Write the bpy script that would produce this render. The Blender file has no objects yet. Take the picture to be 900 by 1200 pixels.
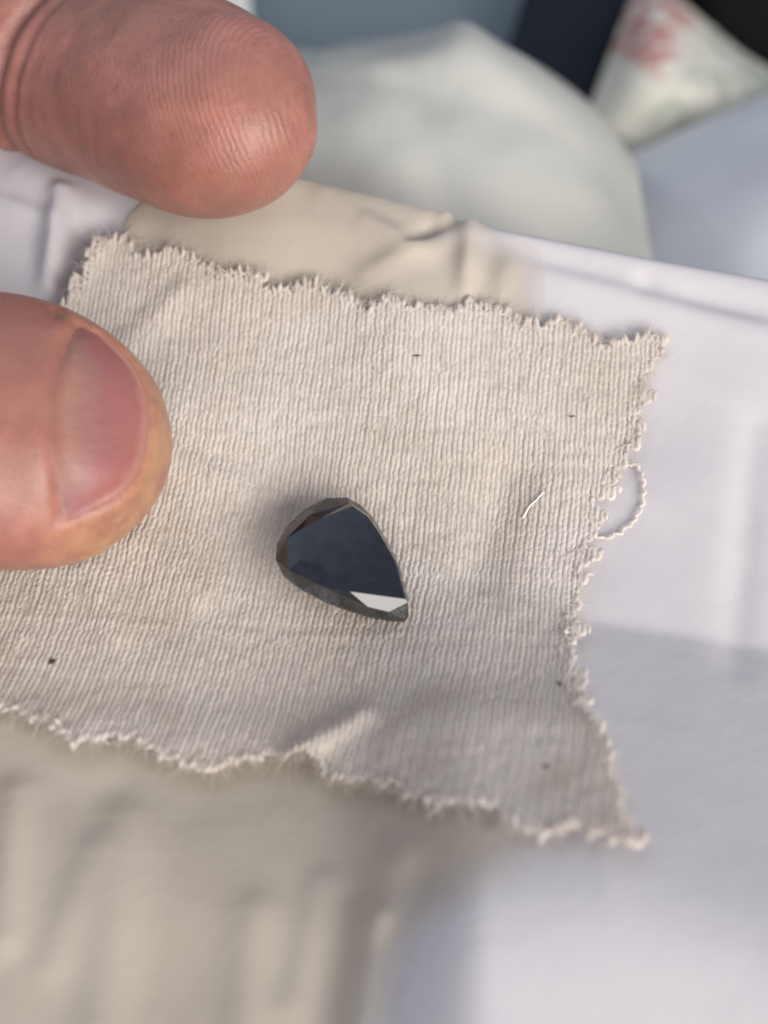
import bpy, bmesh, math, random
import numpy as np
from mathutils import Vector, Matrix
from mathutils.bvhtree import BVHTree

# ---------------------------------------------------------------- camera, world, lamps, exposure
S = 0.001                      # everything below is written in millimetres
SC = bpy.context.scene
COL = SC.collection
TILT = math.radians(30.0)      # camera axis away from straight down
DIST = 112.0                   # mm from the lens to the middle of the cloth
PPM = 15.5                     # photo pixels per mm at that distance
FWD = np.array([0, math.sin(TILT), -math.cos(TILT)])
UP = np.array([0, math.cos(TILT), math.sin(TILT)])
RIGHT = np.array([1.0, 0, 0])
CAM = -FWD * DIST

cd = bpy.data.cameras.new('camera')
cam = bpy.data.objects.new('camera', cd)
COL.objects.link(cam)
cam.location = Vector(CAM * S)
cam.rotation_euler = (TILT, 0, 0)
cd.sensor_width = 36.0
cd.lens = 18.0 / (600 / PPM / DIST)
cd.clip_start = 0.002
cd.clip_end = 20.0
cd.dof.use_dof = True
cd.dof.focus_distance = 109.5 * S
cd.dof.aperture_fstop = cd.lens / 2.8
cd.dof.aperture_blades = 0
SC.camera = cam

world = bpy.data.worlds.new('World')
SC.world = world
world.use_nodes = True
wb = world.node_tree.nodes['Background']
wb.inputs[0].default_value = (0.87, 0.88, 1.0, 1)
wb.inputs[1].default_value = 0.27


def area(name, direction, dist, sx, sy, radiance, color):
    ld = bpy.data.lights.new(name, 'AREA')
    ld.shape = 'RECTANGLE'
    ld.size = sx * S
    ld.size_y = sy * S
    ld.color = color
    ld.energy = radiance * math.pi * sx * S * sy * S
    o = bpy.data.objects.new(name, ld)
    COL.objects.link(o)
    d = Vector(direction).normalized()
    o.location = d * dist * S
    o.rotation_euler = (-d).to_track_quat('-Z', 'Y').to_euler()
    return o


area('window_light', (0.50, -0.68, 0.55), 520, 600, 300, 6.2, (1.0, 0.94, 0.875))
gem_fill = area('gem_fill_light', (0, 0, 1), 500, 800, 1000, 0.36, (0.66, 0.84, 1.0))      # added unseen lamp, soft fill; its edge grades the reflection in the gem table
gem_fill.location = (-0.190, 0.530, 0.500)
gem_fill.rotation_euler = (0, 0, math.radians(-45))

SC.view_settings.view_transform = 'Standard'
SC.view_settings.look = 'None'
SC.view_settings.gamma = 1.0
SC.view_settings.exposure = 0.43
SC.view_settings.use_curve_mapping = False
SC.cycles.max_bounces = 8
SC.cycles.use_denoising = True

# ---------------------------------------------------------------- small helpers
rng = np.random.default_rng(7)
random.seed(7)


def at(px, py, z):
    d = FWD * DIST + RIGHT * (px - 450) / PPM + UP * (600 - py) / PPM
    t = (z - CAM[2]) / d[2]
    return CAM + d * t


def smooth(a, b, x):
    t = np.clip((x - a) / (b - a), 0, 1)
    return t * t * (3 - 2 * t)


def sp(x, k):                                # softplus with knee width k
    return k * np.logaddexp(0, np.asarray(x, float) / k)


_lat = rng.standard_normal((8, 64, 64))


def noise(x, y, wl, ch=0):
    x = np.asarray(x, float) / wl + 31.7 * ch + 200
    y = np.asarray(y, float) / wl + 17.3 * ch + 200
    xi = np.floor(x).astype(int); yi = np.floor(y).astype(int)
    fx = x - xi; fy = y - yi
    fx = fx ** 3 * (fx * (fx * 6 - 15) + 10); fy = fy ** 3 * (fy * (fy * 6 - 15) + 10)
    L = _lat[ch % 8]
    g = lambda a, b: L[a % 64, b % 64]
    return ((g(xi, yi) * (1 - fx) + g(xi + 1, yi) * fx) * (1 - fy)
            + (g(xi, yi + 1) * (1 - fx) + g(xi + 1, yi + 1) * fx) * fy)


def seg_dist(x, y, p, q):
    p = np.asarray(p, float)[:2]; q = np.asarray(q, float)[:2]
    d = q - p
    t = np.clip(((x - p[0]) * d[0] + (y - p[1]) * d[1]) / (d @ d), 0, 1)
    return np.hypot(x - p[0] - t * d[0], y - p[1] - t * d[1]), t


def inside(x, y, poly):
    x = np.asarray(x, float); y = np.asarray(y, float)
    r = np.zeros(x.shape, bool)
    n = len(poly)
    for i in range(n):
        x0, y0 = poly[i]; x1, y1 = poly[(i + 1) % n]
        if y0 == y1:
            continue
        c = ((y0 > y) != (y1 > y)) & (x < (x1 - x0) * (y - y0) / (y1 - y0) + x0)
        r ^= c
    return r


def poly_dist(x, y, poly):
    best = np.full(np.shape(x), 1e9)
    for i in range(len(poly)):
        d, _ = seg_dist(x, y, poly[i], poly[(i + 1) % len(poly)])
        best = np.minimum(best, d)
    return best


def nearest_on_poly(x, y, poly):
    best = np.full(np.shape(x), 1e9); bx = np.array(x, float); by = np.array(y, float)
    for i in range(len(poly)):
        p = np.asarray(poly[i], float); q = np.asarray(poly[(i + 1) % len(poly)], float)
        d = q - p
        t = np.clip(((x - p[0]) * d[0] + (y - p[1]) * d[1]) / (d @ d), 0, 1)
        cx = p[0] + t * d[0]; cy = p[1] + t * d[1]
        dd = np.hypot(x - cx, y - cy)
        m = dd < best
        best = np.where(m, dd, best); bx = np.where(m, cx, bx); by = np.where(m, cy, by)
    return bx, by


def catmull(pts, n):
    P = np.asarray(pts, float)
    P = np.vstack([2 * P[0] - P[1], P, 2 * P[-1] - P[-2]])
    m = len(P) - 3
    u = np.linspace(0, m - 1e-9, n)
    i = np.floor(u).astype(int); t = (u - i)[:, None]
    a, b, c, d = P[i], P[i + 1], P[i + 2], P[i + 3]
    return 0.5 * (2 * b + (c - a) * t + (2 * a - 5 * b + 4 * c - d) * t * t + (3 * b - a - 3 * c + d) * t ** 3)


def mesh_from(verts, faces, smooth_shade=True, scale=S):
    """verts (n,3) in mm, faces (m,k) int array or list of lists"""
    me = bpy.data.meshes.new('mesh')
    v = np.ascontiguousarray(np.asarray(verts, np.float32) * scale)
    if isinstance(faces, np.ndarray):
        k = faces.shape[1]
        me.vertices.add(len(v)); me.vertices.foreach_set('co', v.ravel())
        me.loops.add(faces.size); me.loops.foreach_set('vertex_index', np.ascontiguousarray(faces, np.int32).ravel())
        me.polygons.add(len(faces))
        me.polygons.foreach_set('loop_start', np.arange(0, faces.size, k, dtype=np.int32))
        me.update(calc_edges=True)
        me.validate()
    else:
        me.from_pydata([tuple(p) for p in v], [], faces)
        me.update()
    if smooth_shade:
        me.polygons.foreach_set('use_smooth', np.ones(len(me.polygons), bool))
    return me


def vattr(me, name, vals):
    a = me.attributes.new(name, 'FLOAT', 'POINT')
    a.data.foreach_set('value', np.ascontiguousarray(vals, np.float32))


def obj(name, me, material, parent=None):
    o = bpy.data.objects.new(name, me)
    me.name = name
    COL.objects.link(o)
    if material:
        me.materials.append(material)
    if parent:
        o.parent = parent
    return o


def tag(o, label, cat, group=None, kind=None):
    if label: o['label'] = label
    if cat: o['category'] = cat
    if group: o['group'] = group
    if kind: o['kind'] = kind
    return o


def empty(name, loc=(0, 0, 0)):
    o = bpy.data.objects.new(name, None)
    o.empty_display_size = 0.002
    COL.objects.link(o)
    return o


def grid_faces(nu, nv):
    i = np.arange(nu - 1)[:, None] * nv + np.arange(nv - 1)[None, :]
    return np.stack([i, i + nv, i + nv + 1, i + 1], -1).reshape(-1, 4)


def masked_sheet(poly, step, zfun, snap=True, inset=0.0):
    """a sheet with a clean outline: grid cells inside the outline, border vertices pulled onto it"""
    P = np.asarray(poly, float)
    x0, y0 = P.min(0) - step; x1, y1 = P.max(0) + step
    xs = np.arange(x0, x1 + step, step); ys = np.arange(y0, y1 + step, step)
    X, Y = np.meshgrid(xs, ys, indexing='ij')
    F = grid_faces(len(xs), len(ys))
    c = inside((X[:-1, :-1] + step / 2), (Y[:-1, :-1] + step / 2), poly).ravel()
    if inset:
        c &= (poly_dist(X[:-1, :-1] + step / 2, Y[:-1, :-1] + step / 2, poly) > inset).ravel()
    F = F[c]
    used, inv = np.unique(F, return_inverse=True)
    F = inv.reshape(-1, 4)
    x = X.ravel()[used]; y = Y.ravel()[used]
    if snap:
        cnt = np.bincount(F.ravel(), minlength=len(x))
        b = cnt < 4
        bx, by = nearest_on_poly(x[b], y[b], poly)
        x[b] = bx; y[b] = by
    z = zfun(x, y)
    return np.stack([x, y, z], 1), F


def tubes(runs, radii, sides, normal_hint):
    """runs: list of (n,3); radii: list of (n,) -> verts, quads.  One frame per point from tangent and hint."""
    V = []; Fq = []; base = 0
    ang = np.arange(sides) / sides * 2 * math.pi
    ca, sa = np.cos(ang), np.sin(ang)
    for P, R in zip(runs, radii):
        n = len(P)
        T = np.gradient(P, axis=0)
        T /= np.linalg.norm(T, axis=1, keepdims=True) + 1e-9
        A = np.cross(T, normal_hint); la = np.linalg.norm(A, axis=1, keepdims=True)
        A = np.where(la < 1e-3, np.array([1.0, 0, 0]), A / (la + 1e-9))
        B = np.cross(A, T)
        ring = P[:, None, :] + R[:, None, None] * (A[:, None, :] * ca[None, :, None] + B[:, None, :] * sa[None, :, None])
        V.append(ring.reshape(-1, 3))
        i = np.arange(n - 1)[:, None] * sides; j = np.arange(sides)[None, :]; k = (j + 1) % sides
        Fq.append((np.stack([i + j, i + k, i + sides + k, i + sides + j], -1) + base).reshape(-1, 4))
        base += n * sides
    return np.concatenate(V), np.concatenate(Fq)


# ---------------------------------------------------------------- materials
class M:
    def __init__(s, name):
        s.m = bpy.data.materials.new(name)
        s.m.use_nodes = True
        s.nt = s.m.node_tree
        s.b = s.nt.nodes['Principled BSDF']
        s.out = s.nt.nodes['Material Output']

    def n(s, t, **kw):
        nd = s.nt.nodes.new(t)
        for k, v in kw.items():
            if k.startswith('i_'):
                key = k[2:].replace('_', ' ')
                nd.inputs[key].default_value = v
            else:
                setattr(nd, k, v)
        return nd

    def l(s, a, b):
        s.nt.links.new(a, b)

    def p(s, **kw):
        for k, v in kw.items():
            s.b.inputs[k.replace('_', ' ')].default_value = v

    def coords(s, scale=1 / S):
        tc = s.n('ShaderNodeTexCoord')
        mp = s.n('ShaderNodeMapping')
        mp.inputs['Scale'].default_value = (scale, scale, scale)
        s.l(tc.outputs['Object'], mp.inputs['Vector'])
        return mp.outputs[0]

    def ramp(s, fac, stops):
        r = s.n('ShaderNodeValToRGB')
        e = r.color_ramp.elements
        while len(e) < len(stops):
            e.new(0.5)
        for q, (pos, c) in zip(e, stops):
            q.position = pos
            q.color = (*c, 1)
        s.l(fac, r.inputs[0])
        return r.outputs[0]

    def noise(s, vec, scale, detail=3, rough=0.5):
        nd = s.n('ShaderNodeTexNoise')
        nd.inputs['Scale'].default_value = scale
        nd.inputs['Detail'].default_value = detail
        nd.inputs['Roughness'].default_value = rough
        s.l(vec, nd.inputs['Vector'])
        return nd.outputs[0]

    def mix(s, fac, a, b, mode='MIX'):
        nd = s.n('ShaderNodeMix', data_type='RGBA', blend_type=mode)
        for sock, v in ((nd.inputs[0], fac), (nd.inputs[6], a), (nd.inputs[7], b)):
            if hasattr(v, 'is_linked'):
                s.l(v, sock)
            elif isinstance(v, tuple):
                sock.default_value = (*v, 1)
            else:
                sock.default_value = v
        return nd.outputs[2]

    def math(s, op, a, b=None):
        nd = s.n('ShaderNodeMath', operation=op)
        for sock, v in zip(nd.inputs, (a, b)):
            if v is None:
                continue
            if hasattr(v, 'is_linked'):
                s.l(v, sock)
            else:
                sock.default_value = v
        return nd.outputs[0]

    def bump(s, height, dist, strength=1.0, prev=None):
        nd = s.n('ShaderNodeBump')
        nd.inputs['Distance'].default_value = dist * S
        nd.inputs['Strength'].default_value = strength
        s.l(height, nd.inputs['Height'])
        if prev:
            s.l(prev, nd.inputs['Normal'])
        return nd.outputs[0]

    def attr(s, name):
        return s.n('ShaderNodeAttribute', attribute_name=name)

    def translucent(s, color, fac):
        tr = s.n('ShaderNodeBsdfTranslucent')
        if hasattr(color, 'is_linked'):
            s.l(color, tr.inputs[0])
        else:
            tr.inputs[0].default_value = (*color, 1)
        mx = s.n('ShaderNodeMixShader')
        mx.inputs[0].default_value = fac
        s.l(s.b.outputs[0], mx.inputs[1]); s.l(tr.outputs[0], mx.inputs[2])
        s.l(mx.outputs[0], s.out.inputs[0])


def mat_yarn():
    m = M('cream cotton yarn')
    v = m.coords()
    f = m.noise(v, 0.09, 3)
    c = m.ramp(f, [(0.35, (0.87, 0.80, 0.725)), (0.65, (0.93, 0.88, 0.835))])
    g = m.noise(v, 2.2, 4, 0.7)
    c = m.mix(m.math('MULTIPLY', g, 0.35), c, (0.90, 0.87, 0.83))
    st = m.noise(v, 0.16, 4, 0.6)
    c = m.mix(m.ramp(st, [(0.55, (0, 0, 0)), (0.75, (0.35, 0.35, 0.35))]), c, (0.70, 0.60, 0.47))
    m.l(c, m.b.inputs['Base Color'])
    m.p(Roughness=0.95, Sheen_Weight=0.25, Sheen_Roughness=0.5, Specular_IOR_Level=0.15)
    m.l(m.bump(m.noise(v, 9.0, 3, 0.7), 0.05, 0.8), m.b.inputs['Normal'])
    m.translucent(c, 0.46)
    return m.m


def mat_plastic(name, dark, light, rough, trans, crease=0.25, scale=0.05, fade=False):
    m = M(name)
    v = m.coords()
    c = m.ramp(m.noise(v, scale, 4, 0.55), [(0.3, dark), (0.7, light)])
    m.l(c, m.b.inputs['Base Color'])
    m.p(Roughness=rough, Specular_IOR_Level=0.35)
    r = m.math('MULTIPLY_ADD', m.noise(v, 0.35, 4), 0.3)
    nb = m.bump(m.noise(v, 0.22, 3, 0.5), crease)
    nb = m.bump(m.noise(v, 1.6, 3, 0.6), 0.03, 0.6, nb)
    m.l(nb, m.b.inputs['Normal'])
    m.translucent(c, trans)
    if fade:                                   # the added layer fades out at its border
        src = m.out.inputs[0].links[0].from_socket
        tp = m.n('ShaderNodeBsdfTransparent'); mx = m.n('ShaderNodeMixShader')
        m.l(m.attr('solid').outputs['Fac'], mx.inputs[0])
        m.l(tp.outputs[0], mx.inputs[1]); m.l(src, mx.inputs[2]); m.l(mx.outputs[0], m.out.inputs[0])
    return m.m


def mat_skin():
    m = M('skin')
    v = m.coords()
    loc = m.attr('local')
    f = m.noise(v, 0.11, 4, 0.6)
    base = m.ramp(f, [(0.28, (0.265, 0.128, 0.096)), (0.5, (0.365, 0.162, 0.124)), (0.70, (0.48, 0.200, 0.160))])
    tan = m.attr('tan')
    base = m.mix(tan.outputs['Fac'], base, (0.48, 0.265, 0.138))
    mott = m.noise(v, 0.55, 3, 0.6)
    base = m.mix(m.ramp(mott, [(0.38, (0, 0, 0)), (0.66, (0.7, 0.7, 0.7))]), base, (0.31, 0.125, 0.102))
    spec = m.noise(v, 1.7, 2, 0.5)
    base = m.mix(m.ramp(spec, [(0.62, (0, 0, 0)), (0.74, (0.35, 0.35, 0.35))]), base, (0.22, 0.09, 0.07))
    m.l(base, m.b.inputs['Base Color'])
    m.p(Roughness=0.36, Specular_IOR_Level=0.55, Subsurface_Weight=0.55, Subsurface_Scale=1.1 * S)
    m.b.inputs['Subsurface Radius'].default_value = (1.0, 0.36, 0.2)
    # fingerprint ridges follow the 'ridge' field, masked to the pad
    rd = m.attr('ridge')
    wob = m.math('MULTIPLY', m.noise(v, 0.9, 2), 0.55)
    ph = m.math('MULTIPLY', m.math('ADD', rd.outputs['Fac'], wob), 2 * math.pi / 0.47)
    ridge = m.math('MULTIPLY', m.math('SINE', ph), m.attr('pad').outputs['Fac'])
    brk = m.math('MULTIPLY', ridge, m.math('ADD', m.noise(v, 1.3, 2), 0.35))
    nb = m.bump(brk, 0.014, 1.0)
    vo = m.n('ShaderNodeTexVoronoi', feature='DISTANCE_TO_EDGE')
    vo.inputs['Scale'].default_value = 2.6
    m.l(v, vo.inputs['Vector'])
    nb = m.bump(m.math('MINIMUM', vo.outputs['Distance'], 0.12), 0.14, 0.45, nb)
    nb = m.bump(m.math('MULTIPLY', m.noise(v, 2.8, 4, 0.7), m.noise(v, 0.25, 2)), 0.16, 0.7, nb)
    m.l(nb, m.b.inputs['Normal'])
    return m.m


def mat_nail():
    m = M('nail')
    v = m.coords()
    lo = m.attr('nail_u'); st = m.attr('nail_v')
    wob = m.math('MULTIPLY_ADD', m.noise(v, 0.6, 4, 0.65), 0.24)
    u = m.math('SUBTRACT', m.math('ADD', lo.outputs['Fac'], wob), 0.12)
    wob.node.inputs[2].default_value = 0.0
    c = m.ramp(u, [(0.0, (0.43, 0.22, 0.155)), (0.09, (0.42, 0.20, 0.165)), (0.2, (0.34, 0.125, 0.112)), (0.5, (0.30, 0.122, 0.122)),
                   (0.64, (0.31, 0.165, 0.145)), (0.76, (0.36, 0.205, 0.15)), (0.86, (0.38, 0.17, 0.122)), (1.0, (0.39, 0.162, 0.118))])
    c = m.mix(m.math('MULTIPLY', m.noise(v, 0.45, 4), 0.6), c, (0.31, 0.125, 0.115))
    dots = m.noise(v, 1.5, 2)
    c = m.mix(m.ramp(dots, [(0.68, (0, 0, 0)), (0.76, (0.6, 0.6, 0.6))]), c, (0.20, 0.07, 0.06))
    m.l(c, m.b.inputs['Base Color'])
    r = m.ramp(m.noise(v, 0.8, 4), [(0.3, (0.30,) * 3), (0.7, (0.5,) * 3)])
    m.l(r, m.b.inputs['Roughness'])
    m.p(Specular_IOR_Level=0.38, Subsurface_Weight=0.4, Subsurface_Scale=0.8 * S)
    m.b.inputs['Subsurface Radius'].default_value = (1.0, 0.4, 0.3)
    cb = m.n('ShaderNodeCombineXYZ')
    m.l(m.math('MULTIPLY', st.outputs['Fac'], 2.6), cb.inputs[0])
    m.l(m.math('MULTIPLY', lo.outputs['Fac'], 1.2), cb.inputs[1])
    nb = m.bump(m.noise(cb.outputs[0], 1.0, 4, 0.6), 0.07, 0.5)
    nb = m.bump(m.noise(v, 1.4, 4, 0.65), 0.10, 0.6, nb)
    m.l(nb, m.b.inputs['Normal'])
    return m.m


def mat_gem(name, rough, base, spec_noise=0.0):
    m = M(name)
    v = m.coords()
    m.p(Roughness=rough, IOR=1.70)
    c = m.ramp(m.noise(v, 0.9, 5, 0.65), [(0.35, base), (0.75, tuple(min(1, q * 2.2 + 0.004) for q in base))])
    m.l(c, m.b.inputs['Base Color'])
    r = m.ramp(m.noise(v, 0.8, 5, 0.65), [(0.4, (rough,) * 3), (0.75, (rough + spec_noise,) * 3)])
    m.l(r, m.b.inputs['Roughness'])
    # polishing scratches and tiny pits
    mp = m.n('ShaderNodeMapping')
    mp.inputs['Scale'].default_value = (0.25, 5.0, 1.0)
    mp.inputs['Rotation'].default_value = (0, 0, 0.9)
    m.l(v, mp.inputs['Vector'])
    nb = m.bump(m.noise(mp.outputs[0], 1.5, 3, 0.7), 0.004, 0.6)
    if spec_noise > 0.2:
        nb = m.bump(m.noise(v, 2.4, 4, 0.7), 0.10, 0.8, nb)
    m.l(nb, m.b.inputs['Normal'])
    return m.m


def mat_plain(name, col, rough, col2=None, scale=0.05, bump=0.0, spec=0.4):
    m = M(name)
    v = m.coords()
    c = m.ramp(m.noise(v, scale, 4), [(0.3, col), (0.7, col2 or tuple(q * 1.25 for q in col))])
    m.l(c, m.b.inputs['Base Color'])
    m.p(Roughness=rough, Specular_IOR_Level=spec)
    if bump:
        m.l(m.bump(m.noise(v, scale * 6, 3), bump), m.b.inputs['Normal'])
    return m.m


def mat_packet():
    m = M('printed packet film')
    v = m.coords()
    cream = m.ramp(m.noise(v, 0.03, 3), [(0.3, (0.76, 0.74, 0.64)), (0.7, (0.84, 0.81, 0.71))])
    pu = m.attr('print_u').outputs['Fac']; pv = m.attr('print_v').outputs['Fac']
    nz = m.noise(v, 0.36, 4, 0.6)
    # a red motif along the left edge, a pale green one across the middle
    redm = m.math('MULTIPLY', m.ramp(pu, [(0.0, (1, 1, 1)), (0.34, (0.9, 0.9, 0.9)), (0.44, (0, 0, 0))]),
                  m.ramp(nz, [(0.43, (0, 0, 0)), (0.5, (1, 1, 1))]))
    redm = m.math('MULTIPLY', redm, m.ramp(pv, [(0.30, (0, 0, 0)), (0.38, (1, 1, 1))]))
    c = m.mix(m.math('MULTIPLY', redm, 0.8), cream, (0.50, 0.12, 0.11))
    nz2 = m.noise(v, 0.19, 4, 0.6)
    grm = m.math('MULTIPLY', m.ramp(pu, [(0.42, (0, 0, 0)), (0.5, (1, 1, 1)), (0.8, (1, 1, 1)), (0.9, (0, 0, 0))]),
                 m.ramp(nz2, [(0.46, (0, 0, 0)), (0.54, (0.8, 0.8, 0.8))]))
    c = m.mix(m.math('MULTIPLY', grm, 0.7), c, (0.36, 0.42, 0.32))
    m.l(c, m.b.inputs['Base Color'])
    m.p(Roughness=0.4)
    return m.m


YARN = mat_yarn()
PLAST = mat_plastic('white plastic film', (0.62, 0.60, 0.635), (0.71, 0.68, 0.70), 0.42, 0.22, 0.12)
BEIGE = mat_plastic('beige finger tint film', (0.56, 0.50, 0.42), (0.65, 0.59, 0.505), 0.45, 0.30, 0.15, 0.06, fade=True)  # colour stands in for fingers showing through the plastic
BAGA = mat_plastic('creamy bag film', (0.62, 0.62, 0.565), (0.71, 0.71, 0.66), 0.45, 0.2, 0.12, 0.02)
BAGB = mat_plastic('blue grey bag film', (0.78, 0.80, 0.84), (0.85, 0.865, 0.89), 0.45, 0.2, 0.12, 0.02)
SKIN = mat_skin()
NAIL = mat_nail()

# ---------------------------------------------------------------- the ground: table far below the hand
TZ = -62.0
me = mesh_from([(-700, -500, TZ), (700, -500, TZ), (700, 900, TZ), (-700, 900, TZ)], [[0, 1, 2, 3]], False)
tag(obj('tabletop', me, mat_plain('blue grey laminate', (0.145, 0.19, 0.22), 0.45, (0.18, 0.225, 0.255), 0.02)), None, None, kind='structure')

# ---------------------------------------------------------------- shape of the wrapping under the cloth
CREASE = [(-40, 700), (200, 722), (480, 742), (660, 722), (900, 760), (1150, 800)]
CREASE_W = np.array([at(x, y, 0.3)[:2] for x, y in CREASE])
RIDGE = [(-200, 130), (100, 168), (350, 203), (530, 244), (560, 255), (640, 270), (760, 294), (900, 322), (1200, 385)]


def base_h(x, y):
    x = np.asarray(x, float); y = np.asarray(y, float)
    yc = np.interp(x, CREASE_W[:, 0], CREASE_W[:, 1])
    z = 0.30 * (0.62 + 0.38 * smooth(-26, -8, x)) * sp(y - 2, 5.0)
    k = 0.2 + 3.2 * (1 - smooth(6, 16, x))
    d = yc - y
    w = smooth(-4, 6, x)                     # right side: sharp valley and hump; left side: gentle
    z = z + (0.28 + 0.26 * w) * sp(d, k) - (0.22 + 0.34 * w) * sp(d - 23.8 - 0.006 * (x - 12) ** 2 * (x > 12), 1.6 + 6 * (1 - w))
    return z


def surf(px, py, f=base_h, off=0.0):
    z = 0.0
    for _ in range(25):
        p = at(px, py, z)
        z = 0.5 * z + 0.5 * (float(f(p[0], p[1])) + off)
    return at(px, py, z)


RIDGE_W = np.array([surf(x, y)[:2] for x, y in RIDGE])
FOLDS = []       # (p, q, height, width) little ridges in the film


def fold(a, b, h, w):
    FOLDS.append((surf(*a)[:2], surf(*b)[:2], h, w))


fold((552, 258), (545, 340), 1.0, 0.8)
fold((535, 250), (480, 282), -0.9, 0.6)
fold((528, 246), (515, 262), 0.7, 0.5)
fold((535, 275), (430, 320), 0.6, 1.0)
fold((886, 500), (862, 780), -0.5, 1.3)
fold((720, 560), (860, 640), 0.12, 1.0)
fold((800, 430), (900, 480), 0.12, 0.9)
fold((610, 292), (760, 328), -0.45, 1.0)
fold((760, 328), (930, 372), -0.75, 1.1)
fold((640, 318), (930, 398), 0.35, 1.2)
fold((500, 300), (430, 262), 0.5, 0.8)
fold((600, 300), (585, 350), 0.5, 1.0)
fold((380, 235), (470, 285), 0.5, 1.2)
fold((72, 232), (58, 330), 1.7, 0.9)
fold((0, 240), (60, 262), 0.7, 1.0)
fold((120, 262), (86, 345), -1.6, 1.6)
fold((30, 205), (150, 262), 0.8, 1.6)


def sheet_h(x, y):
    z = base_h(x, y)
    x = np.asarray(x, float); y = np.asarray(y, float)
    yr = np.interp(x, RIDGE_W[:, 0], RIDGE_W[:, 1])
    z = z + 0.35 * noise(x, y, 9, 1) * smooth(-2, 8, y) + 0.25 * noise(x, y, 22, 2)
    for p, q, h, w in FOLDS:
        d, t = seg_dist(x, y, p, q)
        z = z + h * np.exp(-(d / w) ** 2) * (0.55 + 0.45 * np.sin(math.pi * np.clip(t, 0.02, 0.98)))
    back = y - yr
    z = z - 2.6 * sp(back, 0.35) * (1 - 0.0 * x)
    return z


# ---------------------------------------------------------------- beige layer between sheet and cloth, added for the tint of fingers below
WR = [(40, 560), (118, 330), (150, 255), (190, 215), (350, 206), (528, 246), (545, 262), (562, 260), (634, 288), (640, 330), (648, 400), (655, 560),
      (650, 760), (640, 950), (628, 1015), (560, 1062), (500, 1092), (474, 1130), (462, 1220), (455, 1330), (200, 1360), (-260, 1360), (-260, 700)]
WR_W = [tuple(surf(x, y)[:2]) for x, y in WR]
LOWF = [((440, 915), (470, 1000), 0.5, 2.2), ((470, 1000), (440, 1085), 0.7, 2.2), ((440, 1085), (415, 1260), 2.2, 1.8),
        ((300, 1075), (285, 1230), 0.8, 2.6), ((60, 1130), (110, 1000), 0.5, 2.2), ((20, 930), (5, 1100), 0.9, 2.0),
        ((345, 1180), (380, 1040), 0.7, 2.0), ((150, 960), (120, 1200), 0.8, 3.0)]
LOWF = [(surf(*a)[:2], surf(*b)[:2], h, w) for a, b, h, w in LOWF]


CLAMP = True


def wrap_h(x, y):
    z = sheet_h(x, y) + 0.22
    x = np.asarray(x, float); y = np.asarray(y, float)
    low = np.where(inside(x, y, OUT_W), 0.0, smooth(0.3, 4.5, poly_dist(x, y, OUT_W))) * smooth(-10, -16, y)
    ex = np.zeros_like(z)
    for p, q, h, w in LOWF:
        d, t = seg_dist(x, y, p, q)
        ex = ex + 0.55 * h * np.exp(-(d / (0.6 * w)) ** 2)
    ex = ex + 0.35 * noise(x, y, 9, 4)
    dip = -0.0
    z = z + low * ex
    if CLAMP:
        z = np.where(inside(x, y, OUT_W), np.minimum(z, cloth_h(x, y) - 0.3), z)
    return z


# ---------------------------------------------------------------- the knitted cloth
OUT = [(118, 276), (150, 276), (163, 296), (195, 286), (232, 300), (248, 318), (292, 314), (318, 336), (360, 329), (412, 345), (425, 356),
       (470, 350), (505, 361), (530, 362), (570, 355), (592, 360), (606, 378), (640, 374), (666, 377), (690, 396), (714, 400),
       (738, 392), (775, 390), (772, 418), (750, 452), (746, 480), (738, 522), (728, 545), (702, 582), (697, 625), (684, 650), (679, 690),
       (668, 730), (660, 770), (668, 796), (690, 850), (714, 905), (722, 958), (736, 972), (722, 992), (690, 974), (620, 974), (570, 950),
       (500, 939), (450, 918), (400, 914), (370, 896), (340, 884), (300, 891), (262, 901), (225, 900), (190, 885), (160, 868), (110, 872),
       (82, 868), (60, 846), (0, 832), (-90, 800), (-110, 640), (-60, 540), (20, 440), (60, 375), (78, 345), (98, 308)]


def cloth_h(x, y):
    z = wrap_base(x, y) + 0.55
    return z


def wrap_base(x, y):
    z = base_h(x, y)
    x = np.asarray(x, float); y = np.asarray(y, float)
    z = z + 0.25 * noise(x, y, 22, 2) + 0.35 * noise(x, y, 9, 1) * smooth(-2, 8, y) * 0.6 + 0.3
    z = z + 0.24 * noise(x, y, 11, 5)
    for p, q, h, w in CF:
        d, t = seg_dist(x, y, p, q)
        z = z + h * np.exp(-(d / w) ** 2)
    # the lower border lies on the crumpled film, slightly lifted
    z = z + 0.9 * smooth(-15, -21, y)
    return z


CF = [(surf(425, 848)[:2], surf(352, 892)[:2], 0.9, 0.9), (surf(105, 300)[:2], surf(50, 400)[:2], 1.0, 1.2),
      (surf(600, 560)[:2], surf(560, 680)[:2], -0.5, 2.0),
      (surf(230, 560)[:2], surf(330, 590)[:2], -0.5, 3.0), (surf(190, 545)[:2], surf(275, 572)[:2], 0.45, 1.3), (surf(165, 640)[:2], surf(235, 700)[:2], 0.45, 1.4),
      (surf(150, 410)[:2], surf(215, 345)[:2], 0.4, 1.3), (surf(110, 675)[:2], surf(140, 750)[:2], 0.35, 1.3), (surf(470, 430)[:2], surf(600, 480)[:2], 0.3, 2.5)]
OUT_W = [tuple(surf(x, y, cloth_h)[:2]) for x, y in OUT]

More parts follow.
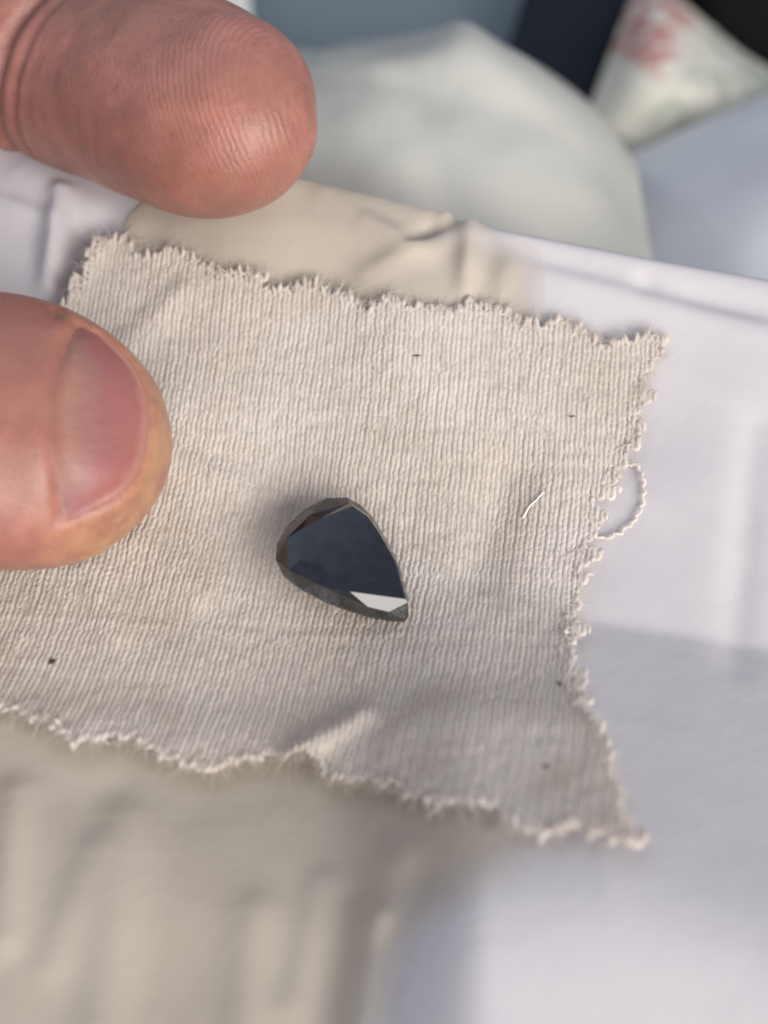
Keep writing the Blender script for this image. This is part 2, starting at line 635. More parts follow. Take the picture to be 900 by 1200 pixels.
Vw, Fw = masked_sheet(WR_W, 0.45, wrap_h)
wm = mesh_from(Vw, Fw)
tint_film = obj('finger_tint_film', wm, BEIGE)
ed = poly_dist(Vw[:, 0], Vw[:, 1], WR_W)
side = smooth(-12, 4, Vw[:, 0])               # the right-hand border is feathered, the folded back edge is not
back = smooth(18, 26, Vw[:, 1]) * smooth(10, 6, Vw[:, 0])
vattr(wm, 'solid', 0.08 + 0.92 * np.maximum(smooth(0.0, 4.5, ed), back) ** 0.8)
tag(tint_film, 'crumpled beige finger tint film added for the tint of fingers beneath, seen below and above the cloth', 'film')

# near sheet: fine grid, falls away steeply past its back fold
xs = np.arange(-46, 52.01, 0.5); ys = np.arange(-62, 58.01, 0.4)
X, Y = np.meshgrid(xs, ys, indexing='ij')
Zs = np.maximum(sheet_h(X, Y), -34 + 1.5 * noise(X, Y, 8, 3))
ins = inside(X, Y, OUT_W)
Zs = np.where(ins, np.minimum(Zs, cloth_h(X, Y) - 0.55), Zs)
inw = inside(X, Y, WR_W)
Zs = np.where(inw & ~ins, np.minimum(Zs, wrap_h(X, Y) - 0.2), Zs)
V = np.stack([X, Y, Zs], -1).reshape(-1, 3)
me = mesh_from(V, grid_faces(len(xs), len(ys)))
sheet = obj('plastic_sheet', me, PLAST)
tag(sheet, 'smooth white plastic sheet spread under the frayed cloth, bright flap on its right', 'plastic sheet')

WALE, COURSE, LEAN = 0.76, 0.50, 0.13


def cloth_point(s, t, lift):
    """s across the wales, t along them (mm) -> world"""
    x = s + LEAN * t - 0.0016 * t * t + 0.12 * noise(s, t, 7, 6) + 0.02 * noise(s, t, 2.2, 3)
    y = t + 0.12 * noise(s, t, 7, 7) - 0.05 * s
    e = 0.15
    z = cloth_h(x, y)
    return np.stack([x, y, z + lift], -1)


runs = []; rad = []
SEG = 12
smin, smax, tmin, tmax = -44, 32, -33, 31
nW = int((smax - smin) / WALE)
tau = np.arange(nW * SEG) / SEG * 2 * math.pi
OUTA = np.array(OUT_W)
for j in range(int((tmax - tmin) / COURSE)):
    t0 = tmin + j * COURSE
    jit = rng.normal(0, 0.05, nW + 1)
    jx = rng.normal(0, 0.04, nW + 1)
    idx = tau / (2 * math.pi)
    jt = np.interp(idx, np.arange(nW + 1), jit)
    js = np.interp(idx, np.arange(nW + 1), jx)
    s = smin + WALE * idx + 0.17 * WALE * np.sin(2 * tau)
    t = t0 - 0.94 * COURSE * np.cos(tau) + jt
    lift = -0.040 * np.cos(2 * tau) - (0.022 + 0.016 * noise(s, t, 5, 1)) * (0.45 + 0.55 * smooth(-17, -8, t)) * np.cos(2 * math.pi * (s - smin) / WALE)
    s = s + 0.034 * WALE * np.sin(2 * math.pi * (s - smin) / WALE) + js
    P = cloth_point(s, t, lift)
    # ragged cut: the outline wanders by up to a stitch
    wob = 0.28 * noise(P[:, 0] * 1.0, np.full(len(P), t0 * 3.1), 0.9, 3)
    wy = 0.25 * noise(P[:, 0], P[:, 1], 0.8, 5)
    ext = rng.uniform(0, 0.35) + (rng.uniform(0.3, 1.1) if rng.random() < 0.3 else 0)
    ins = inside(P[:, 0] + wob - ext * smooth(5, 15, P[:, 0]), P[:, 1] + wy, OUT_W)
    k = np.flatnonzero(np.diff(np.concatenate([[0], ins.astype(int), [0]])))
    for a, b in zip(k[::2], k[1::2]):
        if b - a < 5:
            continue
        Q = P[a:b].copy()
        # the cut ends splay a little
        for end in (0, -1):
            m = min(6, len(Q))
            w = np.linspace(1, 0, m) ** 2
            o = np.array([rng.normal(0, 0.15), rng.normal(0, 0.22), abs(rng.normal(0.05, 0.2))])
            if end == 0:
                Q[:m] += w[:, None] * o
            else:
                Q[-m:] += w[::-1][:, None] * o
        r = np.full(len(Q), 0.205) * (1 + 0.13 * noise(Q[:, 0], Q[:, 1], 0.7, 2) + 0.07 * noise(Q[:, 0], Q[:, 1], 4, 4) + 0.045 * rng.standard_normal())
        r[0] = r[-1] = 0.05
        runs.append(Q); rad.append(np.clip(r, 0.05, 0.24))
V, F = tubes(runs, rad, 5, np.array([0, 0, 1.0]))
cloth = empty('knit_cloth')
tag(cloth, 'cream ribbed cotton knit patch with frayed edges lying under the black gem', 'cloth')
knit = obj('knitted_yarn', mesh_from(V, F), YARN, cloth); knit['kind'] = 'stuff'

# rear face of the knit, so that the film does not show between the stitches
Vb, Fb = masked_sheet(OUT_W, 0.45, lambda x, y: cloth_h(x, y) + 0.125 + 0.0 * x, snap=False, inset=0.75)
back = obj('fabric_back', mesh_from(Vb, Fb), YARN, cloth)

# loose fibres standing off the yarn, most of them along the cut edge
def fibres(P, D, ln, r, droop):
    n = 5
    u = np.linspace(0, 1, n)[None, :, None]
    D = D / (np.linalg.norm(D, axis=1, keepdims=True) + 1e-6)
    side = rng.normal(0, 0.4, P.shape) * ln[:, None]
    side[:, 2] = side[:, 2] * 0.4 - droop * ln
    Q = P[:, None, :] + D[:, None, :] * ln[:, None, None] * u + side[:, None, :] * u * u
    T = np.gradient(Q, axis=1)
    A = np.cross(T, np.array([0.3, 0.2, 1.0])); A /= np.linalg.norm(A, axis=2, keepdims=True) + 1e-9
    B = np.cross(A, T); B /= np.linalg.norm(B, axis=2, keepdims=True) + 1e-9
    R_ = r[:, None] * np.linspace(1, 0.5, n)[None, :]
    an = np.arange(3) / 3 * 2 * math.pi
    V = Q[:, :, None, :] + R_[:, :, None, None] * (A[:, :, None, :] * np.cos(an)[:, None] + B[:, :, None, :] * np.sin(an)[:, None])
    i = np.arange(n - 1)[:, None] * 3; j = np.arange(3)[None, :]; k = (j + 1) % 3
    F1 = np.stack([i + j, i + k, i + 3 + k, i + 3 + j], -1).reshape(-1, 4)
    F = (F1[None] + (np.arange(len(P)) * n * 3)[:, None, None]).reshape(-1, 4)
    return V.reshape(-1, 3), F


cat = np.concatenate(runs)
FV = []; FF = []; fb = 0


def add_fibres(P, D, ln, r, droop):
    global fb
    v, f = fibres(P, D, ln, r, droop)
    FV.append(v); FF.append(f + fb); fb += len(v)


i = rng.integers(0, len(cat), 42000)
D = rng.normal(0, 1, (len(i), 3)); D[:, 2] = np.abs(D[:, 2]) * 0.35 + 0.1
add_fibres(cat[i] + np.array([0, 0, 0.15]), D, rng.uniform(0.25, 0.9, len(i)), rng.uniform(0.007, 0.013, len(i)), 0.15)
edist = poly_dist(cat[:, 0], cat[:, 1], OUT_W)
edge_i = np.flatnonzero(edist < 0.7)
for cnt, l0, l1, r0, r1, spread in ((9000, 0.3, 1.2, 0.010, 0.018, 0.35), (260, 0.6, 1.5, 0.03, 0.07, 0.7)):
    i = rng.choice(edge_i, cnt)
    P = cat[i]
    EX, EY = nearest_on_poly(P[:, 0], P[:, 1], OUT_W)
    D = np.stack([EX - P[:, 0], EY - P[:, 1], np.zeros(cnt)], 1)
    D = D / (np.linalg.norm(D, axis=1, keepdims=True) + 1e-6) + rng.normal(0, spread, (cnt, 3)) * np.array([1, 1, 0.5])
    D[:, 2] = np.abs(D[:, 2])
    add_fibres(P, D, rng.uniform(l0, l1, cnt), rng.uniform(r0, r1, cnt), 0.08)
fz = obj('fuzz', mesh_from(np.concatenate(FV), np.concatenate(FF)), YARN, cloth); fz['kind'] = 'stuff'


def thread(pix, r, lift=0.3, wav=0.12):
    P = np.array([surf(x, y, lambda a, b: float(max(sheet_h(a, b) + 0.1, 0)), lift) for x, y in pix])
    Q = catmull(P, 14 * len(pix))
    u = np.arange(len(Q))
    Q[:, 0] += wav * np.sin(u * 0.9) ; Q[:, 1] += wav * np.cos(u * 0.7) * 0.6
    Q[:, 2] += 0.08 * np.sin(u * 0.5)
    V, F = tubes([Q], [np.full(len(Q), r) * (1 + 0.2 * np.sin(u * 1.7))], 6, np.array([0.1, 0.2, 1.0]))
    return mesh_from(V, F)


o = obj('loose_thread', thread([(712, 572), (730, 546), (748, 548), (755, 572), (750, 598), (736, 618), (712, 630), (690, 628)], 0.13), YARN, cloth)
o['label'] = 'loose loop of yarn pulled out at the right edge'

# ---------------------------------------------------------------- gem
ZG = float(cloth_h(*surf(400, 650, cloth_h)[:2])) + 3.1       # height of the girdle
ZT = ZG + 1.25
ZM = ZG + 0.62
FACET = 39.0


def gp(q, z):                                  # traced at 4.5x from (300,560)
    return at(300 + q[0] / 4.5, 560 + q[1] / 4.5, z)


#          tip, then along the lower side to the round end and back over the top
table_px = [(790, 640), (625, 601), (495, 600), (345, 468), (232, 432), (244, 268), (345, 214), (510, 148), (590, 205), (655, 300), (735, 440)]
mid_px = [(798, 658), (702, 706), (590, 680), (335, 566), (172, 488), (160, 318), (284, 196), (495, 128), (597, 200), (668, 300), (752, 455)]
gird_px = [(806, 728), (785, 750), (700, 745), (625, 732), (555, 714), (445, 678), (330, 630), (225, 575), (140, 508), (103, 430), (112, 345), (168, 246),
           (262, 162), (370, 106), (480, 103), (548, 140), (604, 192), (645, 250), (680, 310), (730, 400), (772, 510), (800, 625)]
N = len(table_px)
TILTG = np.array([0.12, -0.02])                # the stone leans a little on the soft cloth
gc = gp((450, 420), ZG)


def gpl(q, z):                                 # the same on the leaning plane
    zz = z
    for _ in range(6):
        p = gp(q, zz)
        zz = z + float((p[:2] - gc[:2]) @ TILTG) * -1
    return gp(q, zz)


T3 = [gpl(q, ZT) for q in table_px]
M3 = [gpl(q, ZM) for q in mid_px]
G3 = [gpl(q, ZG) for q in gird_px]
# the facet beside the tip is one flat plane through its table edge
e = T3[2] - T3[0]; e /= np.linalg.norm(e)
outw = np.cross(e, np.array([0, 0, 1.0])); outw /= np.linalg.norm(outw)
if outw[1] > 0: outw = -outw
sl = math.radians(FACET)
fn = outw * math.sin(sl) + np.cross(outw, e) * math.cos(sl) * (1 if np.cross(outw, e)[2] > 0 else -1)


def on_plane(q):
    d = gp(q, 0.0) - CAM
    return CAM + d * float((T3[0] - CAM) @ fn / (d @ fn))


M3[4] = gpl(mid_px[4], ZT - 0.30); M3[5] = gpl(mid_px[5], ZT - 0.24); M3[6] = gpl(mid_px[6], ZT - 0.32)
for i in (0, 1, 2):
    M3[i] = on_plane(mid_px[i])
print('facet mirrors', 2 * (fn @ -FWD) * fn + FWD, 'mid heights', [round(p[2] - ZG, 2) for p in M3[:3]])
cen = np.mean(G3, axis=0)
G3 = np.array(G3)
GL = cen + (G3 - cen) * np.array([0.985, 0.985, 1]) + np.array([0, 0, -0.45])
tip = G3[0]
bottom = cen + (tip - cen) * 0.10; bottom[2] = ZG - 3.3

gem = empty('gemstone')
gem.location = Vector(tuple(bottom * S))
GEM = mat_gem('polished black gem', 0.07, (0.003, 0.005, 0.009), 0.05)
GEMR = mat_gem('rough black gem edge', 0.24, (0.016, 0.016, 0.015), 0.35)
tag(gem, 'glossy black pear cut gemstone lying on the cream knit cloth', 'gemstone')


def gobj(name, verts, faces, m):
    return obj(name, mesh_from(np.asarray(verts) - bottom, faces, False), m, gem)


gobj('table_facet', [p for i, p in enumerate(T3) if i != 1], [list(range(N - 1))[::-1]], GEM)
o = gobj('crown_facet', [T3[0], T3[2], M3[2], M3[1], M3[0]], [[0, 1, 2, 3, 4]], GEM)
o['label'] = 'bright facet mirroring the window near the tip'
for i in range(N):
    j = (i + 1) % N
    if i > 1:
        gobj('crown_facet', [T3[i], T3[j], M3[j], M3[i]], [[0, 1, 2], [0, 2, 3]], GEM)
    rough = GEMR if i in (0, 1, 2, 3, 4, 5, 6) else GEM
    a, b, c = G3[2 * i], G3[2 * i + 1], G3[(2 * i + 2) % len(G3)]
    gobj('crown_facet', [M3[i], M3[j], c, b, a], [[0, 3, 4], [0, 1, 3], [1, 2, 3]], rough)
K = len(G3)
gobj('girdle', list(G3) + list(GL), [[i, (i + 1) % K, K + (i + 1) % K, K + i] for i in range(K)], GEMR)
for i in range(K):
    gobj('pavilion_facet', [GL[i], GL[(i + 1) % K], bottom], [[0, 1, 2]], GEM)
for c in gem.children:
    bm = bmesh.new(); bm.from_mesh(c.data)
    mid = Vector(tuple((cen - bottom) * S)) + Vector((0, 0, -0.4 * S))
    for f in bm.faces:
        if f.normal.dot(f.calc_center_median() - mid) < 0:
            f.normal_flip()
    bm.to_mesh(c.data); bm.free()

# ---------------------------------------------------------------- the hand
def ring_tube(stations, n=56):
    """stations: list of (centre, lateral vec, normal vec) arrays; closed with poles"""
    V = []; F = []
    ang = np.arange(n) / n * 2 * math.pi
    for c, a, b in stations:
        for t in ang:
            V.append(c + a * math.cos(t) + b * math.sin(t))
    m = len(stations)
    for i in range(m - 1):
        for k in range(n):
            F.append([i * n + k, i * n + (k + 1) % n, (i + 1) * n + (k + 1) % n, (i + 1) * n + k])
    F.append(list(range(n))[::-1])
    F.append([(m - 1) * n + k for k in range(n)])
    return V, F


class Digit:
    """a finger: centre line from the tip backwards, half width and half thickness by distance from the tip"""
    def __init__(s, path, up, wid, thk, tipw, tipt):
        s.P = catmull(path, 260)
        d = np.linalg.norm(np.diff(s.P, axis=0), axis=1)
        s.d = np.concatenate([[0], np.cumsum(d)])
        T = np.gradient(s.P, axis=0); s.T = T / np.linalg.norm(T, axis=1, keepdims=True)   # points backwards
        u = np.asarray(up, float); u = u / np.linalg.norm(u)
        s.U = u - s.T * (s.T @ u)[:, None]
        s.U /= np.linalg.norm(s.U, axis=1, keepdims=True)
        s.L = np.cross(s.U, s.T)
        kd, kw = zip(*wid); s.w = np.interp(s.d, kd, kw)
        kd, kt = zip(*thk); s.t = np.interp(s.d, kd, kt)
        for arr, tl in ((s.w, tipw), (s.t, tipt)):
            arr *= np.sqrt(np.clip(1 - np.clip(1 - s.d / tl, 0, 1) ** 2.2, 0.0006, 1))

    def mesh(s):
        # denser near the tip
        dd = np.concatenate([np.linspace(0, 1, 30) ** 2 * 12, np.arange(12.5, s.d[-1], 0.7)])
        st = []
        for q in dd:
            f = lambda A: np.array([np.interp(q, s.d, A[:, k]) for k in range(3)])
            st.append((f(s.P), f(s.L) * np.interp(q, s.d, s.w), f(s.U) * np.interp(q, s.d, s.t)))
        return ring_tube(st)

    def local(s, V):
        """(d, lateral, height) of each vertex and distance to the centre line"""
        best = np.full(len(V), 1e9); bi = np.zeros(len(V), int)
        for i in range(0, len(s.P), 2):
            if s.d[i] > 75:
                break
            q = ((V - s.P[i]) ** 2).sum(1)
            m = q < best
            best[m] = q[m]; bi[m] = i
        R = V - s.P[bi]
        # along the axis, negative ahead of the tip's first station
        al = np.einsum('ij,ij->i', R, s.T[bi])
        return s.d[bi] + al, np.einsum('ij,ij->i', R, s.L[bi]), np.einsum('ij,ij->i', R, s.U[bi]), np.sqrt(best)


zc = lambda px, py: float(cloth_h(*surf(px, py, cloth_h)[:2]))
# thumb: presses on the cloth, nail up, pointing right and down
thumb = Digit([at(197, 538, 4.6), at(140, 527, 6.3), at(60, 514, 8.6), at(-60, 498, 10.6), at(-240, 486, 11.5), at(-420, 480, 10), at(-640, 470, 5), at(-820, 440, -2)],
              (0.30, -0.10, 1.0),
              [(0, 10.3), (14, 10.3), (24, 10.2), (34, 9.4), (46, 10), (60, 12), (80, 15)],
              [(0, 7.4), (12, 7.4), (24, 7.6), (34, 7.2), (46, 8.5), (60, 11), (80, 14)], 13.5, 10.0)
# index finger: pad up, lying behind the cloth on the film
index = Digit([at(353, 173, 15.6), at(292, 153, 14.6), at(175, 104, 11.8), at(8, 42, 7.6), at(-150, -15, 4.5), at(-330, -40, 2.5), at(-620, 20, 0), at(-860, 160, -5)],
              (0.10, -0.25, 1.0),
              [(0, 7.7), (10, 8.5), (22, 9.2), (30, 9.0), (45, 9.6), (62, 10.2), (80, 13)],
              [(0, 6.2), (8, 7.2), (16, 7.6), (25, 6.9), (34, 7.6), (45, 8.4), (62, 9), (80, 11)], 9.5, 8.5)
# the other three fingers run below the sheet and carry it
lowf = []
for (py0, tipx, zz) in ((330, 520, -16), (560, 560, -19), (800, 420, -18)):
    lowf.append(Digit([at(tipx, py0, zz), at(tipx - 160, py0, zz), at(tipx - 420, py0, zz - 1), at(tipx - 760, py0 - 5, zz), at(-700, 350 + (py0 - 500) * 0.7, -16), at(-950, 360 + (py0 - 500) * 0.6, -12)],
                      (0, 0, 1.0), [(0, 7.6), (60, 8.6), (140, 10)], [(0, 6.2), (60, 7.2), (140, 9)], 9, 8))
pv = []; pf = []
palm = Digit([at(-760, 330, -9), at(-900, 330, -9), at(-1150, 330, -9), at(-1500, 330, -8), at(-1850, 330, -6)],
             (0, 0, 1.0), [(0, 34), (40, 36), (70, 30), (90, 26)], [(0, 13), (40, 14), (70, 16), (90, 17)], 16, 14)
for dg in [thumb, index, palm] + lowf:
    v, f = dg.mesh()
    b = len(pv)
    pv += [tuple(p) for p in v]; pf += [[k + b for k in q] for q in f]
tmp = bpy.data.meshes.new('tmp'); tmp.from_pydata(pv, [], pf); tmp.update()
bm = bmesh.new(); bm.from_mesh(tmp); bmesh.ops.recalc_face_normals(bm, faces=bm.faces); bm.to_mesh(tmp); bm.free()
to = bpy.data.objects.new('tmp', tmp); COL.objects.link(to)
rm = to.modifiers.new('r', 'REMESH'); rm.mode = 'VOXEL'; rm.voxel_size = 0.40
sm = to.modifiers.new('s', 'SMOOTH'); sm.factor = 0.5; sm.iterations = 8
dg = bpy.context.evaluated_depsgraph_get()
ev = to.evaluated_get(dg).to_mesh()
HV = np.empty(len(ev.vertices) * 3, np.float32); ev.vertices.foreach_get('co', HV); HV = HV.reshape(-1, 3).astype(float)
HN = np.empty(len(ev.vertices) * 3, np.float32); ev.vertices.foreach_get('normal', HN); HN = HN.reshape(-1, 3).astype(float)
nl = len(ev.loops); lv = np.empty(nl, np.int32); ev.loops.foreach_get('vertex_index', lv)
HF = lv.reshape(-1, 4) if nl == 4 * len(ev.polygons) else [list(p.vertices) for p in ev.polygons]
to.evaluated_get(dg).to_mesh_clear()
bpy.data.objects.remove(to)

near = np.flatnonzero((HV[:, 0] > -75) & (HV[:, 2] > -8))


def loc_all(dgt):
    res = [np.full(len(HV), 1e3) for _ in range(4)]
    for r, q in zip(res, dgt.local(HV[near])):
        r[near] = q
    return res


td, tv, th, tr = loc_all(thumb)
idd, iv, ih, ir = loc_all(index)
on_thumb = (tr < 13) & (td < 45)
on_index = (ir < 12) & (idd < 60) & ~on_thumb

# nail bed on the thumb: a D-shaped field, negative inside
NVC = 0.6                                  # nail centre, sideways


def nail_field(d, v):
    q = (v - NVC) / 7.3
    dist = 3.6 + 4.7 * np.abs(q) ** 2.4
    prox = 10.2 - 1.7 * q * q
    a = dist - d
    b = d - prox
    c = (np.abs(q) - 1) * 7.3
    return np.maximum(np.maximum(a, b), c)


disp = np.zeros(len(HV))
top = on_thumb & (th > 0)
nf = nail_field(td, tv)
disp += np.where(top, (-0.48 * smooth(0.5, -0.5, nf) + 0.17 * np.exp(-((nf - 0.9) / 0.8) ** 2)) * (1 - 0.55 * smooth(8.5, 10.5, td)), 0)
# knuckle creases of the thumb behind the nail
for c, a in ((17.5, 0.12), (20.0, 0.15), (22.3, 0.12)):
    disp += np.where(top, -a * np.exp(-((td - c - 0.5 * np.sin(tv * 0.7)) / 0.35) ** 2), 0)
dk = np.hypot(td - 9.6, (tv + 7.4) * 0.6)
disp += np.where(top, -0.45 * np.exp(-(dk / 0.45) ** 2), 0)
wr = noise(td * 0.9, tv * 0.22, 0.8, 6)
disp += np.where(top & (td > 11), -0.10 * np.clip(wr, 0, 2) * smooth(11, 15, td), 0)
disp += np.where(on_index, -0.05 * np.clip(noise(idd, iv * 0.25, 0.9, 2), 0, 2) * smooth(9, 16, idd), 0)
# flexion crease of the index finger and a few shallow wrinkles
pal = on_index & (ih > -3)
cr = 25.2 + 0.06 * iv + 0.25 * np.sin(iv * 0.6)
disp += np.where(pal, -1.15 * np.exp(-((idd - cr) / 0.7) ** 2) + 0.35 * np.exp(-((idd - cr - 2.2) / 1.6) ** 2), 0)
disp += np.where(pal, -0.25 * np.exp(-((idd - cr + 2.6) / 0.5) ** 2), 0)
disp += 0.10 * noise(HV[:, 0] + HV[:, 2], HV[:, 1], 4.0, 4)
HV = HV + HN * disp[:, None]

hm = mesh_from(HV, HF if isinstance(HF, np.ndarray) else HF)


vattr(hm, 'ridge', np.where(on_index, 0.82 * idd + 0.56 * iv + 0.03 * iv * iv, td * 1.0))
vattr(hm, 'pad', np.where(on_index & (ih > -2), smooth(11, 6, idd) * smooth(7.0, 3.0, np.abs(iv + 0.5)) + 0.12 * smooth(24, 15, idd), np.where(on_thumb & (nf > 1.0) & (td < 6), 0.35, 0)))
vattr(hm, 'tan', np.where(on_thumb, smooth(-0.2, 1.0, nf) * smooth(11, 5.5, td) * 0.85, 0))
hand = obj('hand', hm, SKIN)
tag(hand, 'bare hand, thumb pressing on the cloth, index finger resting above it', 'hand')

# nail plate
bvh = BVHTree.FromPolygons([tuple(p) for p in HV], HF.tolist() if isinstance(HF, np.ndarray) else HF)
nu, nv = 34, 40
NV_ = []; U_ = []; W_ = []
for i in range(nu):
    for j in range(nv):
        q = -1 + 2 * j / (nv - 1)
        q *= 0.99
        dist = 3.6 + 4.7 * abs(q) ** 2.4
        prox = 10.2 - 1.7 * q * q
        d = dist - 0.05 + (prox - dist + 0.3) * i / (nu - 1)
        v = NVC + q * 7.3
        f = lambda A: np.array([np.interp(d, thumb.d, A[:, k]) for k in range(3)])
        c, L, Un = f(thumb.P), f(thumb.L), f(thumb.U)
        org = c + L * v + Un * 25
        hit = bvh.ray_cast(Vector(org), Vector(-Un))
        if hit[0] is None:
            p = c + L * v; nrm = Un
        else:
            p = np.array(hit[0]); nrm = np.array(hit[1])
        fe = -nail_field(np.array([d]), np.array([v]))[0]
        NV_.append(p + Un * (-0.05 + 0.33 * float(smooth(-0.1, 1.2, fe)) - 0.40 * float(smooth(-1.4, 0.0, d - prox + 0.15 * math.sin(v * 1.3)))))
        U_.append(i / (nu - 1)); W_.append(v)
A = np.array(NV_).reshape(nu, nv, 3)
for _ in range(3):                      # iron out the raycast noise
    B = A.copy()
    B[1:-1, 1:-1] = (A[1:-1, 1:-1] * 2 + A[:-2, 1:-1] + A[2:, 1:-1] + A[1:-1, :-2] + A[1:-1, 2:]) / 6
    A = B
nm = mesh_from(A.reshape(-1, 3), grid_faces(nu, nv))
vattr(nm, 'nail_u', U_); vattr(nm, 'nail_v', W_)
nail = obj('thumbnail', nm, NAIL, hand)
sd = nail.modifiers.new('thickness', 'SOLIDIFY'); sd.thickness = 0.3 * S; sd.offset = 0
nail['label'] = 'short pink thumbnail with a dull surface'

# ---------------------------------------------------------------- the bags behind
def loft(rows, n, m, bump_amp, ch):
    R = np.array([catmull(r, n) for r in rows])           # rows, n, 3
    G = np.array([catmull(R[:, k], m) for k in range(n)])  # n, m, 3
    x, y, z = G[..., 0], G[..., 1], G[..., 2]
    G[..., 2] = z + 1.6 * bump_amp * noise(x + 0.25 * y, 0.12 * y + 0.1 * z, 6.5, ch + 2) + bump_amp * noise(x, y + 0.7 * z, 11, ch) + 0.35 * bump_amp * noise(x, y + 0.7 * z, 4.5, ch + 1)
    return G.reshape(-1, 3), grid_faces(n, m)


def row(pts):
    return [at(*p) for p in pts]


bagA = [
    row([(150, 330, -17), (330, 330, -14), (480, 350, -12), (600, 380, -13), (720, 430, -16), (790, 460, -22)]),
    row([(190, 180, -15), (330, 185, -7), (470, 205, -5), (600, 230, -5), (700, 262, -9), (765, 300, -20)]),
    row([(215, 110, -16), (330, 112, -9), (470, 112, -5), (590, 140, -5), (690, 190, -9), (760, 270, -22)]),
    row([(235, 66, -20), (330, 66, -15), (440, 57, -11), (500, 46, -8), (544, 36, -7), (590, 56, -8), (640, 84, -11), (700, 132, -16), (748, 200, -25)]),
    row([(240, 64, -48), (330, 62, -46), (440, 54, -42), (500, 44, -40), (545, 35, -39), (592, 56, -40), (644, 84, -41), (700, 134, -44), (744, 204, -50)]),
    row([(245, 70, TZ + .3), (330, 66, TZ + .3), (440, 60, TZ + .3), (500, 50, TZ + .3), (546, 46, TZ + .3), (592, 68, TZ + .3), (640, 98, TZ + .3), (700, 146, TZ + .3), (735, 206, TZ + .3)]),
]
v, f = loft(bagA, 110, 90, 0.35, 3)
tag(obj('plastic_bag', mesh_from(v, f), BAGA), 'pale cream plastic bag rising in a rounded hump behind the index finger', 'plastic bag')
bagB = [
    row([(640, 430, -26), (760, 430, -26), (900, 450, -24), (1050, 470, -22)]),
    row([(660, 300, -30), (770, 285, -26), (900, 280, -20), (1050, 270, -18)]),
    row([(680, 215, -40), (765, 198, -34), (900, 160, -28), (1050, 120, -24)]),
    row([(690, 190, -50), (752, 170, -44), (830, 136, -39), (905, 108, -36), (1050, 60, -34)]),
    row([(700, 180, TZ + .3), (752, 168, TZ + .3), (905, 112, TZ + .3), (1050, 70, TZ + .3)]),
]
v, f = loft(bagB, 80, 60, 0.45, 5)
tag(obj('plastic_bag', mesh_from(v, f), BAGB), 'blue grey plastic bag in shade at the right edge behind the sheet', 'plastic bag')
scr = [row([(226, 60, -45), (262, 64, -45), (300, 66, -44)]), row([(236, 20, -42), (262, 20, -40), (297, 36, -42)]), row([(228, -40, -48), (262, -40, -46), (288, -34, -48)]),
       row([(228, -60, TZ + .3), (262, -60, TZ + .3), (284, -50, TZ + .3)])]
v, f = loft(scr, 24, 30, 0.3, 2)
tag(obj('paper_scrap', mesh_from(v, f), mat_plain('white paper', (0.75, 0.74, 0.70), 0.7)), 'white paper corner peeking out above the index fingertip', 'paper')

# ---------------------------------------------------------------- things on the table far behind
def slab(name, px, ztop, zbot, material, bev, tilt=None):
    P = [at(x, y, ztop) for x, y in px]
    if tilt:
        for p, dz in zip(P, tilt):
            p[2] += dz
    bm = bmesh.new()
    vs = [bm.verts.new(p) for p in P]
    f = bm.faces.new(vs)
    bm.normal_update()
    if f.normal.z < 0: f.normal_flip()
    e = bmesh.ops.extrude_face_region(bm, geom=[f])
    for g in e['geom']:
        if isinstance(g, bmesh.types.BMVert):
            g.co.z = zbot
    bmesh.ops.recalc_face_normals(bm, faces=bm.faces)
    bmesh.ops.bevel(bm, geom=list(bm.edges), offset=bev, segments=4, profile=0.5, affect='EDGES', clamp_overlap=True)
    me = bpy.data.meshes.new(name)
    bm.to_mesh(me); bm.free()
    me.transform(Matrix.Scale(S, 4))
    me.polygons.foreach_set('use_smooth', np.ones(len(me.polygons), bool))
    o = obj(name, me, material)
    return o


o = slab('dark_box', [(628, -60), (768, -60), (692, 118), (590, 66)], TZ + 10, TZ + 0.2, mat_plain('navy card', (0.007, 0.011, 0.018), 0.6, spec=0.15), 1.2)
tag(o, 'dark navy flat box on the table behind the cream bag', 'box')

# cream packet with blurred red and green print: a pillow-shaped pouch
PK = [[(690, 130, -50), (716, 60, -49), (738, 4, -50), (752, -20, -52)],
      [(715, 150, -47), (748, 80, -42), (775, 20, -44), (790, -6, -50)],
      [(752, 165, -48), (800, 105, -42), (830, 62, -44), (842, 36, -50)],
      [(830, 150, -50), (880, 120, -46), (905, 92, -47), (915, 76, -52)],
      [(930, 140, -53), (960, 125, -52), (985, 110, -53), (1000, 96, -54)]]
rows = [row(r) for r in PK]
R = np.array([catmull(r, 40) for r in rows]); G = np.array([catmull(R[:, k], 60) for k in range(40)])
uu = np.linspace(0, 1, 60)[None, :].repeat(40, 0); vv = np.linspace(0, 1, 40)[:, None].repeat(60, 1)
lowG = G.copy(); lowG[..., 2] = TZ + 0.4
edge = np.minimum(np.minimum(uu, 1 - uu), np.minimum(vv, 1 - vv))
lowG[..., 2] = np.where(edge < 0.001, G[..., 2] - 0.05, TZ + 0.5 + 0 * lowG[..., 2])
V = np.concatenate([G.reshape(-1, 3), lowG.reshape(-1, 3)])
F = np.concatenate([grid_faces(40, 60), grid_faces(40, 60)[:, ::-1] + 2400])
me = mesh_from(V, F)
vattr(me, 'print_u', np.concatenate([uu.ravel()] * 2)); vattr(me, 'print_v', np.concatenate([vv.ravel()] * 2))
tag(obj('printed_packet', me, mat_packet()), 'cream packet with red and green print lying at the upper right', 'packet')

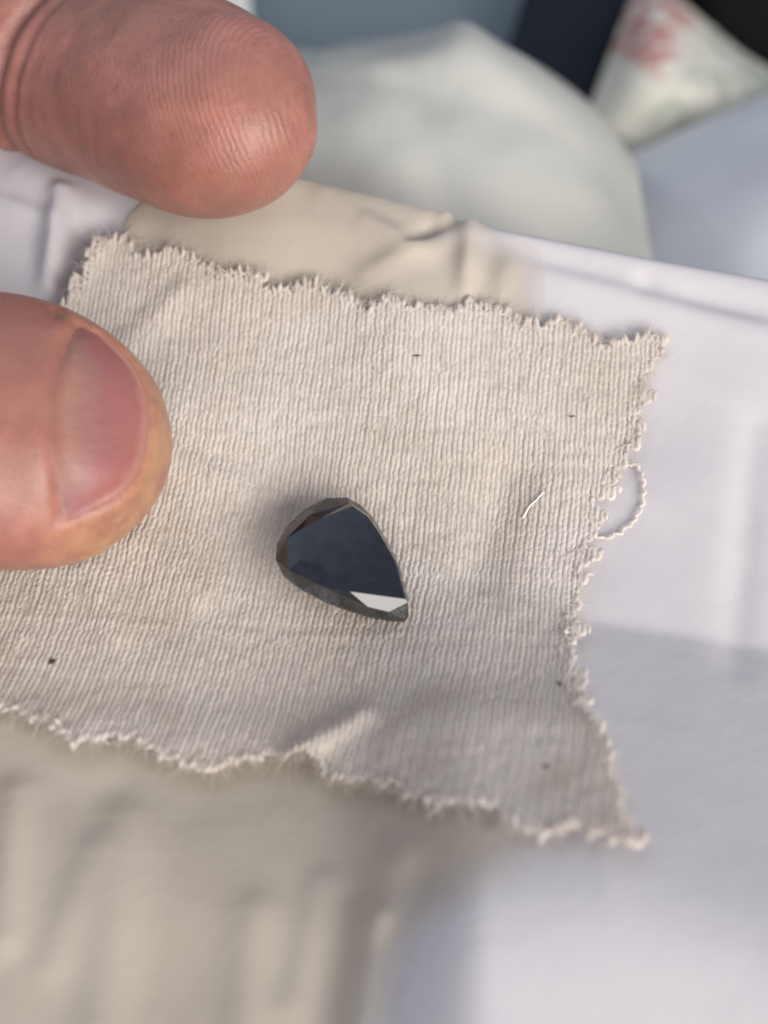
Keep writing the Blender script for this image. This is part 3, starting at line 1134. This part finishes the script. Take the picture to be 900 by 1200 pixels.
o = slab('black_pouch', [(800, -70), (1010, -90), (1010, 150), (915, 86), (866, 56), (834, 14)], TZ + 14, TZ + 0.2, mat_plain('black cloth', (0.008, 0.008, 0.008), 0.9, spec=0.1), 3.0)
tag(o, 'black pouch at the upper right corner behind the printed packet', 'pouch')

# ---------------------------------------------------------------- specks and lint on the cloth
DIRT = mat_plain('dark dirt', (0.05, 0.04, 0.03), 0.8)


def speck(px, py, ln, wd, ang, label):
    c = surf(px, py, cloth_h) + np.array([0, 0, 0.26])
    bm = bmesh.new()
    bmesh.ops.create_icosphere(bm, subdivisions=2, radius=1)
    for v in bm.verts:
        k = 1 + 0.25 * float(noise(v.co.x * 3 + px, v.co.y * 3 + v.co.z * 2, 1.0, 1))
        v.co = Vector((v.co.x * ln * k, v.co.y * wd * k, v.co.z * wd * 0.7 * k))
    bm.transform(Matrix.Rotation(ang, 4, 'Z'))
    me = bpy.data.meshes.new('dirt_speck')
    bm.to_mesh(me); bm.free()
    me.transform(Matrix.Scale(S, 4))
    me.polygons.foreach_set('use_smooth', np.ones(len(me.polygons), bool))
    o = obj('dirt_speck', me, DIRT)
    o.location = Vector(tuple(c * S))
    tag(o, label, 'speck', 'dark specks on the cloth')


speck(62, 777, 0.26, 0.20, 0.3, 'dark speck near the lower left cloth edge below the thumb')
speck(655, 803, 0.24, 0.14, -0.7, 'dark oblong speck near the right cloth edge below the gem')
speck(488, 419, 0.30, 0.07, 0.1, 'thin dark speck on the upper cloth above the gem')
speck(670, 490, 0.26, 0.06, 0.1, 'thin dark speck near the upper right cloth edge')
speck(640, 900, 0.24, 0.09, 0.0, 'faint dark speck on the lower right corner of the cloth')

P = np.array([surf(x, y, cloth_h) + np.array([0, 0, 0.33]) for x, y in ((612, 610), (620, 596), (628, 588), (635, 580))])
Q = catmull(P, 24)
V, F = tubes([Q, Q + np.array([0.08, 0.03, 0.03])], [np.linspace(0.07, 0.03, 24), np.linspace(0.03, 0.06, 24)], 6, np.array([0, 0, 1.0]))
LINT = mat_plain('white lint', (0.86, 0.85, 0.82), 0.9)
tag(obj('lint_fibre', mesh_from(V, F), LINT), 'short white lint fibre lying on the cloth right of the gem', 'lint')
